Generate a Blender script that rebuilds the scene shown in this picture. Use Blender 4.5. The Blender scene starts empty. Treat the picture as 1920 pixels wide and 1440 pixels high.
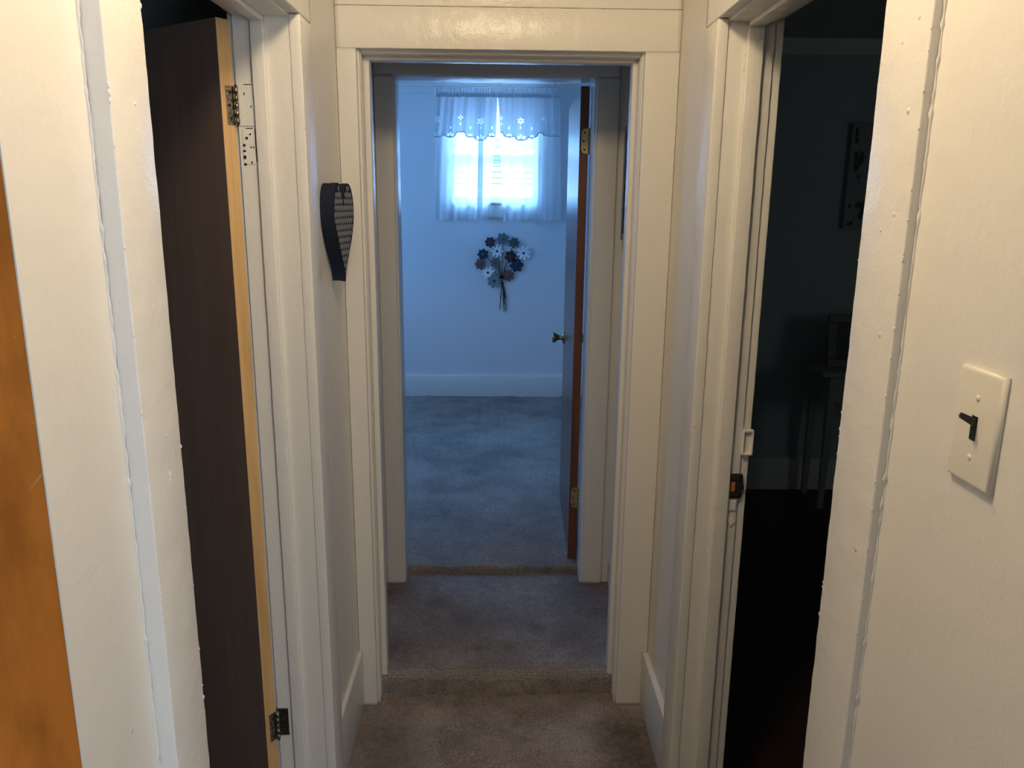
import bpy, bmesh, math, random
from mathutils import Vector, Matrix, noise
random.seed(7)
S = bpy.context.scene
COL = S.collection

# ------------------------------------------------------------------ camera
PITCH, YAW, ROLL, FPX, CH = 0.230353, 0.0188792, 0.0102241, 1464.47, 1.63
cp, sp, cy_, sy_ = math.cos(PITCH), math.sin(PITCH), math.cos(YAW), math.sin(YAW)
fwd = Vector((sy_*cp, cy_*cp, -sp)); rt = Vector((cy_, -sy_, 0)); up = rt.cross(fwd)
c_, s_ = math.cos(ROLL), math.sin(ROLL)
rx = rt*c_ + up*s_; ux = -rt*s_ + up*c_
cam_d = bpy.data.cameras.new('camera'); cam = bpy.data.objects.new('camera', cam_d); COL.objects.link(cam)
m = Matrix((rx, ux, -fwd)).transposed().to_4x4(); m.translation = Vector((0, 0, CH)); cam.matrix_world = m
cam_d.sensor_width = 36.0; cam_d.lens = 36.0*FPX/1920; cam_d.clip_start = 0.02; cam_d.clip_end = 200
S.camera = cam

# ------------------------------------------------------------------ light, world, exposure
S.view_settings.view_transform = 'Standard'; S.view_settings.look = 'None'
S.view_settings.gamma = 1.0; S.view_settings.use_curve_mapping = False
S.view_settings.exposure = 0.10
S.cycles.use_denoising = True
S.cycles.max_bounces = 12; S.cycles.diffuse_bounces = 6; S.cycles.transparent_max_bounces = 24
S.cycles.sample_clamp_indirect = 6.0
W = bpy.data.worlds.new('daylight'); S.world = W; W.use_nodes = True
wn = W.node_tree.nodes; bg = wn['Background']
bg.inputs[0].default_value = (0.30, 0.62, 1.0, 1); bg.inputs[1].default_value = 5.5

def light(name, kind, loc, energy, color, target=None, **kw):
    d = bpy.data.lights.new(name, kind); d.energy = energy; d.color = color
    for k, v in kw.items(): setattr(d, k, v)
    o = bpy.data.objects.new(name, d); COL.objects.link(o); o.location = loc
    if target is not None:
        o.rotation_euler = (Vector(target)-Vector(loc)).to_track_quat('-Z', 'Y').to_euler()
    return o
# warm hallway ceiling lamp (above the frame)
light('hall_ceiling_lamp_light', 'POINT', (-0.03, 0.95, 2.37), 22.5, (1.0, 0.77, 0.48), shadow_soft_size=0.08)
# daylight from the window of the room behind the camera, to the right
light('rear_window_daylight', 'AREA', (1.5, -2.3, 1.35), 46.0, (0.66, 0.81, 1.0), (-0.45, 1.6, 0.8), shape='RECTANGLE', size=1.0, size_y=1.2)
# daylight outside the far window: open sky above the neighbour's roof, and sun on the neighbour's wall
light('sky_daylight', 'AREA', (0.0, 8.1, 4.1), 1700.0, (0.17, 0.44, 1.0), (0.0, 6.0, 1.9), shape='RECTANGLE', size=2.6, size_y=1.8)
# added fill lamps without a known window: bedroom's left side and the dark room
light('bedroom_side_fill', 'AREA', (-1.86, 4.9, 1.6), 26.0, (0.20, 0.48, 1.0), (1.0, 4.7, 1.2), shape='RECTANGLE', size=0.9, size_y=1.1)
light('dark_room_fill', 'AREA', (4.5, 1.6, 1.5), 3.0, (0.80, 0.93, 0.95), (1.0, 3.8, 1.2), shape='RECTANGLE', size=0.8, size_y=1.1)
light('sun', 'SUN', (0, 3, 8), 14.0, (0.8, 0.92, 1.0), (0.6, 7.0, 3.0), angle=0.01)

# ------------------------------------------------------------------ node helpers / materials
def mat(name, color, rough=0.5, metal=0.0, spec=0.5, build=None):
    M = bpy.data.materials.new(name); M.use_nodes = True
    b = M.node_tree.nodes['Principled BSDF']
    b.inputs['Base Color'].default_value = (*color, 1); b.inputs['Roughness'].default_value = rough
    b.inputs['Metallic'].default_value = metal; b.inputs['Specular IOR Level'].default_value = spec
    if build: build(M.node_tree, b)
    return M
def N(nt, typ, **kw):
    n = nt.nodes.new(typ)
    for k, v in kw.items():
        if k in n.inputs: n.inputs[k].default_value = v
        else: setattr(n, k, v)
    return n
def coords(nt, scale=(1, 1, 1)):
    t = N(nt, 'ShaderNodeTexCoord'); mp = N(nt, 'ShaderNodeMapping'); mp.inputs['Scale'].default_value = scale
    nt.links.new(t.outputs['Object'], mp.inputs[0]); return mp.outputs[0]
def noi(nt, co, scale, detail=3, rough=0.5):
    n = N(nt, 'ShaderNodeTexNoise'); n.inputs['Scale'].default_value = scale
    n.inputs['Detail'].default_value = detail; n.inputs['Roughness'].default_value = rough
    nt.links.new(co, n.inputs['Vector']); return n.outputs['Fac']
def ramp(nt, fac, stops, interp='LINEAR'):
    r = N(nt, 'ShaderNodeValToRGB'); r.color_ramp.interpolation = interp
    e = r.color_ramp.elements
    while len(e) < len(stops): e.new(0.5)
    for el, (p, c) in zip(e, stops):
        el.position = p; el.color = (*c, 1) if len(c) == 3 else c
    nt.links.new(fac, r.inputs[0]); return r.outputs[0]
def math_(nt, op, a, b_):
    n = N(nt, 'ShaderNodeMath', operation=op)
    for i, v in enumerate((a, b_)):
        if isinstance(v, (int, float)): n.inputs[i].default_value = v
        else: nt.links.new(v, n.inputs[i])
    return n.outputs[0]
def bump(nt, b, h, strength, dist):
    n = N(nt, 'ShaderNodeBump'); n.inputs['Strength'].default_value = strength; n.inputs['Distance'].default_value = dist
    nt.links.new(h, n.inputs['Height'])
    nt.links.new(n.outputs[0], b.inputs['Normal'])

def paint_build(nt, b, fine=260, strokes=True, dots=True, k=1.0):
    co = coords(nt)
    h = math_(nt, 'MULTIPLY', noi(nt, co, fine, 2), 0.25)
    h = math_(nt, 'ADD', h, math_(nt, 'MULTIPLY', noi(nt, co, 22, 3), 1.3))
    if strokes:
        cs = coords(nt, (170, 170, 6)); h = math_(nt, 'ADD', h, math_(nt, 'MULTIPLY', noi(nt, cs, 1, 3), 0.2))
    if dots:
        v = N(nt, 'ShaderNodeTexVoronoi'); v.inputs['Scale'].default_value = 26
        nt.links.new(co, v.inputs['Vector'])
        d = ramp(nt, v.outputs['Distance'], [(0.0, (1, 1, 1)), (0.085, (0.2, .2, .2)), (0.11, (0, 0, 0))])
        sel = ramp(nt, v.outputs['Color'], [(0.0, (0, 0, 0)), (0.74, (0, 0, 0)), (0.76, (1, 1, 1))])
        h = math_(nt, 'ADD', h, math_(nt, 'MULTIPLY', math_(nt, 'MULTIPLY', d, sel), 1.1))
    bump(nt, b, h, 0.8*k, 0.0022)
PAINT = mat('glossy_cream_trim_paint', (0.80, 0.78, 0.735), 0.27, build=lambda nt, b: paint_build(nt, b))
PAINT_S = mat('semigloss_white_paint', (0.76, 0.75, 0.72), 0.3, build=lambda nt, b: paint_build(nt, b, strokes=True, dots=False, k=0.5))
WALLP = mat('cream_wall_paint', (0.80, 0.775, 0.72), 0.36, build=lambda nt, b: paint_build(nt, b, fine=190, strokes=False, k=0.75))
ROOMW = mat('bedroom_wall_paint', (0.72, 0.74, 0.76), 0.5, build=lambda nt, b: paint_build(nt, b, fine=120, strokes=False, dots=False, k=0.3))
PASSW = mat('darkened_passage_wall', (0.42, 0.43, 0.44), 0.5)  # unseen passage walls, darkened so the passage stays dim
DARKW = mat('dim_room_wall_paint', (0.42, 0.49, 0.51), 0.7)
CEIL = mat('darkened_ceiling', (0.45, 0.45, 0.45), 0.7)  # ceiling out of view, made darker to weaken its bounced light
def tile_b(nt, b):
    co = coords(nt, (1, 1, 1))
    br = N(nt, 'ShaderNodeTexBrick'); br.offset = 0.0
    for k, v in (('Scale', 1.0), ('Mortar Size', 0.006), ('Brick Width', 0.405), ('Row Height', 0.405)): br.inputs[k].default_value = v
    br.inputs['Color1'].default_value = (0.74, 0.75, 0.77, 1); br.inputs['Color2'].default_value = (0.74, 0.75, 0.77, 1)
    br.inputs['Mortar'].default_value = (0.4, 0.42, 0.45, 1)
    nt.links.new(co, br.inputs['Vector']); nt.links.new(br.outputs['Color'], b.inputs['Base Color'])
TILES = mat('ceiling_tiles', (0.74, 0.75, 0.77), 0.7, build=tile_b)

def berber_b(nt, b, light_c, dark_c, stains_and_shading=()):
    co = coords(nt)
    big = noi(nt, co, 5.5, 4, 0.6)
    col = ramp(nt, big, [(0.36, dark_c), (0.58, light_c)])
    v = N(nt, 'ShaderNodeTexVoronoi'); v.inputs['Scale'].default_value = 185; v.inputs['Randomness'].default_value = 0.45
    nt.links.new(co, v.inputs['Vector'])
    loop = ramp(nt, v.outputs['Distance'], [(0.0, (1, 1, 1)), (0.62, (0.30, 0.28, 0.27))])
    mx = N(nt, 'ShaderNodeMix', data_type='RGBA', blend_type='MULTIPLY'); mx.inputs[0].default_value = 0.85
    nt.links.new(col, mx.inputs[6]); nt.links.new(loop, mx.inputs[7]); out = mx.outputs[2]
    fl = ramp(nt, noi(nt, co, 420, 2, 0.7), [(0.3, (0.6, 0.58, 0.55)), (0.7, (1.25, 1.25, 1.25))])
    mx = N(nt, 'ShaderNodeMix', data_type='RGBA', blend_type='MULTIPLY'); mx.inputs[0].default_value = 0.7
    nt.links.new(out, mx.inputs[6]); nt.links.new(fl, mx.inputs[7]); out = mx.outputs[2]
    for (sx, sy, r, a, warm) in stains_and_shading:  # stains, plus pile shading painted dark along the carpet sides
        t = N(nt, 'ShaderNodeTexCoord'); mp = N(nt, 'ShaderNodeMapping'); mp.inputs['Location'].default_value = (-sx/r, -sy/r, 0)
        mp.inputs['Scale'].default_value = (1/r, 1/r, 0)
        nt.links.new(t.outputs['Object'], mp.inputs[0])
        g = N(nt, 'ShaderNodeTexGradient', gradient_type='SPHERICAL'); nt.links.new(mp.outputs[0], g.inputs[0])
        f = math_(nt, 'MULTIPLY', g.outputs['Fac'], math_(nt, 'MULTIPLY', noi(nt, co, 40, 3, 0.7), 0.75*a))
        mx = N(nt, 'ShaderNodeMix', data_type='RGBA', blend_type='MIX'); nt.links.new(f, mx.inputs[0])
        nt.links.new(out, mx.inputs[6]); mx.inputs[7].default_value = (*warm, 1); out = mx.outputs[2]
    nt.links.new(out, b.inputs['Base Color'])
    bump(nt, b, math_(nt, 'MULTIPLY', v.outputs['Distance'], -1.0), 0.8, 0.004)
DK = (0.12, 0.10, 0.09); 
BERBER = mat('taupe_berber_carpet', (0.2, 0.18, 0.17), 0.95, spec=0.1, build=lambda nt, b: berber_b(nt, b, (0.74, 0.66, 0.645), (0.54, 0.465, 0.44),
    [(-0.34, 2.12, 0.17, 2.6, (0.17, 0.155, 0.13)), (-0.33, 1.98, 0.17, 2.4, (0.17, 0.155, 0.13)), (0.42, 2.14, 0.15, 3.0, (0.14, 0.11, 0.08)), (0.42, 2.02, 0.14, 3.0, (0.14, 0.11, 0.08)), (0.44, 1.9, 0.13, 2.6, (0.14, 0.11, 0.08)), (0.0, 2.36, 0.25, 0.9, DK), (0.3, 2.33, 0.1, 1.2, DK), (-.3, 2.33, 0.12, 1.2, DK)]))  # the side spots put pile shading into the colour
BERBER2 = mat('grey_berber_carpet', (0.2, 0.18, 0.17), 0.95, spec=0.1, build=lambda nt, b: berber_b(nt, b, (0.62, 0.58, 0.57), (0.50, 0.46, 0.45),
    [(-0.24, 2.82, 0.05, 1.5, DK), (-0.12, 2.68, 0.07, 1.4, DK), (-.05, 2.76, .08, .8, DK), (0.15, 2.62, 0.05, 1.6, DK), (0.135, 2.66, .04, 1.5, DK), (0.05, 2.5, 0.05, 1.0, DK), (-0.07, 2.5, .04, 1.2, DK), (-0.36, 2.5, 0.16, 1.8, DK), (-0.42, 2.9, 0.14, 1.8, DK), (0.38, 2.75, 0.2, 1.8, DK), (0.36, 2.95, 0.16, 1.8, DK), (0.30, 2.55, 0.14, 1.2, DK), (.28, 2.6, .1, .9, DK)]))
def plush_b(nt, b):
    co = coords(nt)
    col = ramp(nt, noi(nt, co, 3.2, 5, 0.62), [(0.36, (0.37, 0.325, 0.295)), (0.62, (0.58, 0.505, 0.45))])
    tone = ramp(nt, noi(nt, co, 200, 3, 0.8), [(0.36, (0.30, 0.29, 0.28)), (0.62, (1.2, 1.2, 1.2))])
    mx = N(nt, 'ShaderNodeMix', data_type='RGBA', blend_type='MULTIPLY'); mx.inputs[0].default_value = 0.85
    nt.links.new(col, mx.inputs[6]); nt.links.new(tone, mx.inputs[7]); nt.links.new(mx.outputs[2], b.inputs['Base Color'])
    bump(nt, b, noi(nt, co, 160, 4, 0.8), 1.0, 0.012)
PLUSH = mat('pale_plush_carpet', (0.5, 0.5, 0.5), 0.95, spec=0.05, build=plush_b)

def wood_b(nt, b, c1, c2, sc=(14, 14, 1.2), k=0.15):
    co = coords(nt, sc)
    f = noi(nt, co, 1.0, 6, 0.62)
    nt.links.new(ramp(nt, f, [(0.34, c1), (0.66, c2)]), b.inputs['Base Color'])
    bump(nt, b, f, k, 0.002)
def amber_b(nt, b):
    co = coords(nt, (6, 6, 1.3)); f = noi(nt, co, 1.0, 4, 0.5)
    base = ramp(nt, f, [(0.3, (0.58, 0.18, 0.022)), (0.68, (0.82, 0.275, 0.04))])
    co2 = coords(nt, (2.6, 2.6, 0.8)); g = noi(nt, co2, 4, 6, 0.65)
    dirt = ramp(nt, g, [(0.40, (0.62, 0.58, 0.55)), (0.56, (1, 1, 1))])
    mx = N(nt, 'ShaderNodeMix', data_type='RGBA', blend_type='MULTIPLY'); mx.inputs[0].default_value = 0.8
    nt.links.new(base, mx.inputs[6]); nt.links.new(dirt, mx.inputs[7]); nt.links.new(mx.outputs[2], b.inputs['Base Color'])
    bump(nt, b, f, 0.12, 0.002)
AMBER = mat('amber_varnished_wood', (0.35, 0.15, 0.03), 0.5, spec=0.2, build=amber_b)
UMBER = mat('brown_lauan_veneer', (0.2, 0.13, 0.1), 0.5, build=lambda nt, b: wood_b(nt, b, (0.165, 0.115, 0.095), (0.205, 0.145, 0.12), (26, 26, 1.2), 0.08))
PINE = mat('raw_pine_edge', (0.6, 0.42, 0.22), 0.55, build=lambda nt, b: wood_b(nt, b, (0.56, 0.34, 0.13), (0.72, 0.47, 0.22), (40, 40, 2.0)))
REDW = mat('reddish_mahogany_edge', (0.2, 0.06, 0.025), 0.45, build=lambda nt, b: wood_b(nt, b, (0.12, 0.034, 0.014), (0.19, 0.060, 0.026), (60, 60, 2.0)))
MAHV = mat('mahogany_veneer', (0.2, 0.1, 0.06), 0.28, build=lambda nt, b: wood_b(nt, b, (0.13, 0.06, 0.04), (0.24, 0.13, 0.09), (22, 22, 0.8), 0.9))
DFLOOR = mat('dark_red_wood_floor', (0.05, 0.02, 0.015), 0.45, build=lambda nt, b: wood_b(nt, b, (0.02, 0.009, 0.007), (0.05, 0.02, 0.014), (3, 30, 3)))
OLDM = mat('tarnished_hinge_metal', (0.20, 0.18, 0.14), 0.32, 1.0, build=lambda nt, b: nt.links.new(ramp(nt, noi(nt, coords(nt), 160, 4, 0.7), [(0.35, (0.09, 0.08, 0.06)), (0.6, (0.50, 0.46, 0.38))]), b.inputs['Base Color']))
BRASS = mat('dull_brass', (0.48, 0.37, 0.2), 0.38, 0.85)
KNOBM = mat('antique_brass', (0.42, 0.34, 0.22), 0.24, 1.0)
BLACK = mat('black_plastic', (0.012, 0.012, 0.015), 0.35)
HOLE = mat('dark_recess', (0.01, 0.009, 0.008), 0.8)
IVORY = mat('ivory_switch_plastic', (0.80, 0.76, 0.66), 0.32)
COPPER = mat('exposed_orange_wood', (0.42, 0.16, 0.06), 0.6)
NAVY = mat('navy_box_paper', (0.012, 0.017, 0.034), 0.7, spec=0.2)
LEAFP = mat('grey_leaf_print', (0.21, 0.22, 0.24), 0.6, spec=0.2)

def cloth_mat(name, transp, col=(0.82, 0.86, 0.9), trans=0.5):
    M = bpy.data.materials.new(name); M.use_nodes = True; nt = M.node_tree; nt.nodes.clear()
    out = N(nt, 'ShaderNodeOutputMaterial'); df = N(nt, 'ShaderNodeBsdfDiffuse'); tl = N(nt, 'ShaderNodeBsdfTranslucent'); tr = N(nt, 'ShaderNodeBsdfTransparent')
    df.inputs[0].default_value = (*col, 1); tl.inputs[0].default_value = (*col, 1)
    m1 = N(nt, 'ShaderNodeMixShader'); m1.inputs[0].default_value = trans; m2 = N(nt, 'ShaderNodeMixShader'); m2.inputs[0].default_value = transp
    L = nt.links
    L.new(df.outputs[0], m1.inputs[1]); L.new(tl.outputs[0], m1.inputs[2]); L.new(m1.outputs[0], m2.inputs[1]); L.new(tr.outputs[0], m2.inputs[2]); L.new(m2.outputs[0], out.inputs[0])
    return M
SHEER = cloth_mat('sheer_white_voile', 0.24, (0.8, 0.84, 0.88), 0.36)
COTTON = cloth_mat('white_cotton_valance', 0.02, (0.72, 0.76, 0.8), 0.16)
STITCH = cloth_mat('satin_stitch_edge', 0.0, (0.42, 0.5, 0.56), 0.12)
def glass_mat():
    M = bpy.data.materials.new('window_glass'); M.use_nodes = True; nt = M.node_tree; nt.nodes.clear()
    out = N(nt, 'ShaderNodeOutputMaterial'); tr = N(nt, 'ShaderNodeBsdfTransparent'); gl = N(nt, 'ShaderNodeBsdfGlossy'); gl.inputs['Roughness'].default_value = 0.02
    mx = N(nt, 'ShaderNodeMixShader'); mx.inputs[0].default_value = 0.06
    nt.links.new(tr.outputs[0], mx.inputs[1]); nt.links.new(gl.outputs[0], mx.inputs[2]); nt.links.new(mx.outputs[0], out.inputs[0]); return M
GLASS = glass_mat()

# ------------------------------------------------------------------ mesh helpers
def link(name, bm, mats, parent=None, smooth=False, kind=None):
    me = bpy.data.meshes.new(name); bm.normal_update(); bm.to_mesh(me); bm.free()
    if smooth:
        for p in me.polygons: p.use_smooth = True
    for M in (mats if isinstance(mats, (list, tuple)) else [mats]): me.materials.append(M)
    o = bpy.data.objects.new(name, me); COL.objects.link(o)
    if parent is not None: o.parent = parent
    if kind: o['kind'] = kind
    return o
def box(bm, a, b, bev=0.0, mi=0):
    x0, y0, z0 = (min(a[i], b[i]) for i in range(3)); x1, y1, z1 = (max(a[i], b[i]) for i in range(3))
    vs = [bm.verts.new(p) for p in ((x0,y0,z0),(x1,y0,z0),(x1,y1,z0),(x0,y1,z0),(x0,y0,z1),(x1,y0,z1),(x1,y1,z1),(x0,y1,z1))]
    fs = [bm.faces.new([vs[i] for i in q]) for q in ((3,2,1,0),(4,5,6,7),(0,1,5,4),(1,2,6,5),(2,3,7,6),(3,0,4,7))]
    for f in fs: f.material_index = mi
    if bev > 0:
        es = list({e for f in fs for e in f.edges})
        r = bmesh.ops.bevel(bm, geom=es, offset=bev, segments=2, profile=0.5, affect='EDGES')
        for f in r['faces']: f.material_index = mi
    return vs
def xbm(bm, M, start=0):
    bmesh.ops.transform(bm, matrix=M, verts=list(bm.verts)[start:])
def board(bm, a, b, r=0.0022, jit=0.0006, step=0.014, seed=0.0):
    """painted board: rounded section swept along its longest axis, with the slight waviness of many paint coats"""
    lo = Vector([min(a[i], b[i]) for i in range(3)]); hi = Vector([max(a[i], b[i]) for i in range(3)])
    d = hi-lo; ax = max(range(3), key=lambda i: d[i]); u, v = [i for i in range(3) if i != ax]
    if (ax, u, v) in ((1, 0, 2),): u, v = v, u
    r = min(r, d[u]*0.45, d[v]*0.45)
    prof = []
    for (cu, cv, a0) in ((hi[u]-r, hi[v]-r, 0), (lo[u]+r, hi[v]-r, 90), (lo[u]+r, lo[v]+r, 180), (hi[u]-r, lo[v]+r, 270)):
        for k in range(4):
            t = math.radians(a0+30*k); prof.append((cu+r*math.cos(t), cv+r*math.sin(t), math.cos(t), math.sin(t)))
    n = max(1, int(d[ax]/step)); rings = []
    for i in range(n+1):
        w = lo[ax]+d[ax]*i/n; ring = []
        for j, (pu, pv, nu, nv) in enumerate(prof):
            q = Vector((0, 0, 0)); q[u] = pu*7; q[v] = pv*7; q[ax] = w*22+seed
            q2 = Vector((0, 0, 0)); q2[u] = pu*30+3; q2[v] = pv*30; q2[ax] = w*75+seed
            k = noise.noise(q)*jit + noise.noise(q2)*jit*0.9
            p = Vector((0, 0, 0)); p[u] = pu+nu*k; p[v] = pv+nv*k; p[ax] = w
            ring.append(bm.verts.new(p))
        rings.append(ring)
    m_ = len(prof)
    for i in range(n):
        for j in range(m_):
            f = bm.faces.new((rings[i][j], rings[i][(j+1) % m_], rings[i+1][(j+1) % m_], rings[i+1][j])); f.smooth = True
    bm.faces.new(list(reversed(rings[0]))); bm.faces.new(rings[-1])
def tube(bm, pts, r, seg=8, mi=0, caps=True):
    rings = []
    for i, p in enumerate(pts):
        p = Vector(p); t = (Vector(pts[min(i+1, len(pts)-1)])-Vector(pts[max(i-1, 0)])).normalized()
        a = t.orthogonal().normalized(); b_ = t.cross(a); rr = r[i] if isinstance(r, (list, tuple)) else r
        if i and rings:
            a = (prev-t*prev.dot(t)).normalized(); b_ = t.cross(a)
        prev = a
        rings.append([bm.verts.new(p+(a*math.cos(2*math.pi*k/seg)+b_*math.sin(2*math.pi*k/seg))*rr) for k in range(seg)])
    for i in range(len(rings)-1):
        for k in range(seg):
            f = bm.faces.new((rings[i][k], rings[i][(k+1) % seg], rings[i+1][(k+1) % seg], rings[i+1][k])); f.smooth = True; f.material_index = mi
    if caps:
        bm.faces.new(list(reversed(rings[0]))).material_index = mi; bm.faces.new(rings[-1]).material_index = mi
def prism(bm, pts, depth_vec, mi=0, side_mi=None):
    dv = Vector(depth_vec); A = [bm.verts.new(p) for p in pts]; B = [bm.verts.new(Vector(p)+dv) for p in pts]
    bm.faces.new(A).material_index = mi; bm.faces.new(list(reversed(B))).material_index = mi if side_mi is None else side_mi
    n = len(A)
    for i in range(n):
        f = bm.faces.new((A[i], B[i], B[(i+1) % n], A[(i+1) % n])); f.material_index = mi if side_mi is None else side_mi
def empty(name, loc=(0, 0, 0), rotz=0.0, **props):
    o = bpy.data.objects.new(name, None); COL.objects.link(o); o.location = loc; o.rotation_euler = (0, 0, rotz); o.empty_display_size = 0.05
    for k, v in props.items(): o[k] = v
    return o
def tag(o, label, cat, group=None):
    o['label'] = label; o['category'] = cat
    if group: o['group'] = group
    return o
def fix(bm): bmesh.ops.recalc_face_normals(bm, faces=bm.faces)
def boards(name, lst, M, parent=None, kind=None, r=0.0022, jit=0.0006):
    bm = bmesh.new()
    for i, (a, b) in enumerate(lst): board(bm, a, b, r=r, jit=jit, seed=random.random()*50)
    fix(bm)
    return link(name, bm, M, parent, kind=kind)
def boxes(name, lst, M, parent=None, kind=None, bev=0.0):
    bm = bmesh.new()
    for a, b in lst: box(bm, a, b, bev)
    fix(bm)
    return link(name, bm, M, parent, kind=kind)
st = 'structure'
CZ = 2.46

# ------------------------------------------------------------------ shell
def carpet(name, x0, x1, y0, y1, z, M, lip=0.0, lipr=0.012, step=0.02, amp=0.0015):
    """carpet slab with a softly rounded, slightly uneven front edge"""
    bm = bmesh.new(); nx = int((x1-x0)/step); ny = int(min(y1-y0, 1.3)/step)
    rows = []
    if lip > 0:
        for t in range(7):
            a = math.pi/2*t/6; rows.append((y0+lipr*(1-math.sin(a)), lambda zz, a=a: zz-lipr+lipr*math.cos(a) if False else zz, t))
    grid = []
    prof = []
    if lip > 0:
        prof.append((0.0, -lip))
        for t in range(6):
            a = math.pi/2*t/5; prof.append((lipr*(1-math.cos(a)), -lipr*(1-math.sin(a))))
        off = lipr
    else: off = 0.0
    for j in range(ny+1): prof.append((off+(min(y1-y0, 1.3)-off)*j/ny + (1e-4 if lip > 0 and j == 0 else 0), 0.0))
    if y1-y0 > 1.3: prof.append((y1-y0, 0.0))
    for (dy, dz) in prof:
        row = []
        for i in range(nx+1):
            x = x0+(x1-x0)*i/nx; y = y0+dy
            k = noise.noise(Vector((x*30, y*30, 1)))*amp + noise.noise(Vector((x*6, y*6, 4)))*amp*1.2
            yy = y + (noise.noise(Vector((x*9, 0, 7)))*0.006 + noise.noise(Vector((x*60, 0, 7)))*0.003 if (lip > 0 and dy < 0.05) else 0)
            if lip > 0.05: yy -= 0.016*math.exp(-(x/0.22)**2)*max(0.0, 1-dy/0.06)*(0.35+0.65*min(1, -dz/0.05))
            row.append(bm.verts.new((x, yy, z+dz+k)))
        grid.append(row)
    for j in range(len(grid)-1):
        for i in range(nx):
            bm.faces.new((grid[j][i], grid[j][i+1], grid[j+1][i+1], grid[j+1][i])).smooth = True
    return link(name, bm, M, kind=st)
# hall carpet: fine near the camera's view, plain behind
carpet('floor', -0.446, 0.496, 1.2, 2.36, 0.0, BERBER, step=0.012)
boxes('floor', [((-2.6, -3.0, -0.06), (2.6, 0.74, 0.0)), ((-0.52, 0.74, -0.06), (0.54, 1.2, 0.0)), ((-0.52, 1.2, -0.08), (0.54, 2.36, -0.006))], BERBER, kind=st)
# the step: a carpeted curb at the middle doorway and the passage beyond
carpet('floor', -0.49, 0.49, 2.345, 3.10, 0.08, BERBER2, lip=0.085, lipr=0.03, step=0.012)
boxes('floor', [((-0.49, 2.37, -0.06), (0.49, 3.10, 0.074))], BERBER2, kind=st)
carpet('floor', -1.9, 0.88, 3.065, 6.06, 0.112, PLUSH, lip=0.04, lipr=0.018, step=0.009, amp=0.006)
boxes('floor', [((-1.95, 3.085, -0.06), (0.88, 6.2, 0.10))], PLUSH, kind=st)
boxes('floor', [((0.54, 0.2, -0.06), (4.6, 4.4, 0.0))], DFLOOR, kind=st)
boxes('floor', [((-3.3, 0.80, -0.06), (-0.52, 3.0, 0.0))], DFLOOR, kind=st)
boxes('ceiling', [((-3.5, -3.1, CZ), (4.7, 3.0, CZ+0.05)), ((0.93, 3.0, CZ), (4.7, 4.5, CZ+0.05))], CEIL, kind=st)
boxes('ceiling', [((-2.0, 3.0, CZ), (0.93, 6.3, CZ+0.05))], TILES, kind=st)

XL, XLo, XR, XRn, XRo = -0.445, -0.565, 0.495, 0.472, 0.585
boxes('wall_left', [((XLo, 0.80, 0), (XL, 1.0, CZ)), ((-0.4466, 0.735, 0), (XL, 0.80, CZ)), ((XLo, 1.787, 0), (XL, 2.42, CZ)), ((XLo, 1.0, 2.02), (XL, 1.787, CZ))], WALLP, kind=st)
boxes('wall_right', [((XRn, -0.10, 0), (XRo, 1.0, CZ)), ((XR, 1.785, 0), (XRo, 2.42, CZ)), ((XRn+.004, 1.0, 2.02), (XRo, 1.785, CZ))], WALLP, kind=st, bev=0.002)
# wall with the middle doorway
boxes('wall_front', [((XLo, 2.30, 0), (-0.385, 2.42, CZ)), ((0.395, 2.30, 0), (XRo, 2.42, CZ)), ((-0.385, 2.30, 2.03), (0.395, 2.42, CZ))], WALLP, kind=st)
boxes('wall_passage_left', [((-0.565, 2.42, 0), (-0.487, 3.0, CZ))], PASSW, kind=st)
boxes('wall_passage_right', [((0.476, 2.42, 0), (0.585, 3.0, CZ))], PASSW, kind=st)
boxes('wall_bedroom_near', [((-2.0, 2.99, 0), (-0.388, 3.10, CZ)), ((0.356, 2.99, 0), (0.98, 3.10, CZ)), ((-0.388, 2.99, 2.075), (0.356, 3.10, CZ))], PAINT_S, kind=st)
WX0, WX1, WZ0, WZ1 = -0.362, 0.285, 1.622, 2.345
boxes('wall_bedroom_far', [((-2.0, 6.05, 0), (WX0, 6.17, CZ)), ((WX1, 6.05, 0), (0.98, 6.17, CZ)), ((WX0, 6.05, 0), (WX1, 6.17, WZ0)), ((WX0, 6.05, WZ1), (WX1, 6.17, CZ))], ROOMW, kind=st)
boxes('wall_bedroom_left', [((-2.0, 3.10, 0), (-1.9, 6.05, CZ))], ROOMW, kind=st)
boxes('wall_bedroom_right', [((0.88, 3.10, 0), (0.98, 6.05, CZ))], ROOMW, kind=st)
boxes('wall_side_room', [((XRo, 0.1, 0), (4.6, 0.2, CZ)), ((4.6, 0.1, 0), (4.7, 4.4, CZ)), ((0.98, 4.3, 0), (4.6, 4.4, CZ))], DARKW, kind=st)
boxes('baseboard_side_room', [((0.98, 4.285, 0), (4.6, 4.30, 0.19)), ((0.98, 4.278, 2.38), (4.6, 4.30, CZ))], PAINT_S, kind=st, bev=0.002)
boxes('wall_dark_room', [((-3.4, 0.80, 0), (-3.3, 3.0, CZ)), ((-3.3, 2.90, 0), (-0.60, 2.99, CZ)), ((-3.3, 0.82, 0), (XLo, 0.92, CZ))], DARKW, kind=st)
# behind the camera
boxes('wall_rear', [((-2.7, -3.1, 0), (2.7, -3.0, CZ)), ((-2.7, -3.0, 0), (-2.6, 0.86, CZ)), ((2.6, -3.0, 0), (2.7, 0.1, CZ)), ((0.585, -0.10, 0), (2.7, 0.1, CZ)), ((-2.7, 0.80, 0), (-1.36, 0.86, CZ)), ((-1.36, 0.80, 2.04), (-0.456, 0.86, CZ)), ((-1.36, 0.775, 0), (-0.56, 0.80, 2.04))], WALLP, kind=st)

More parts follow.
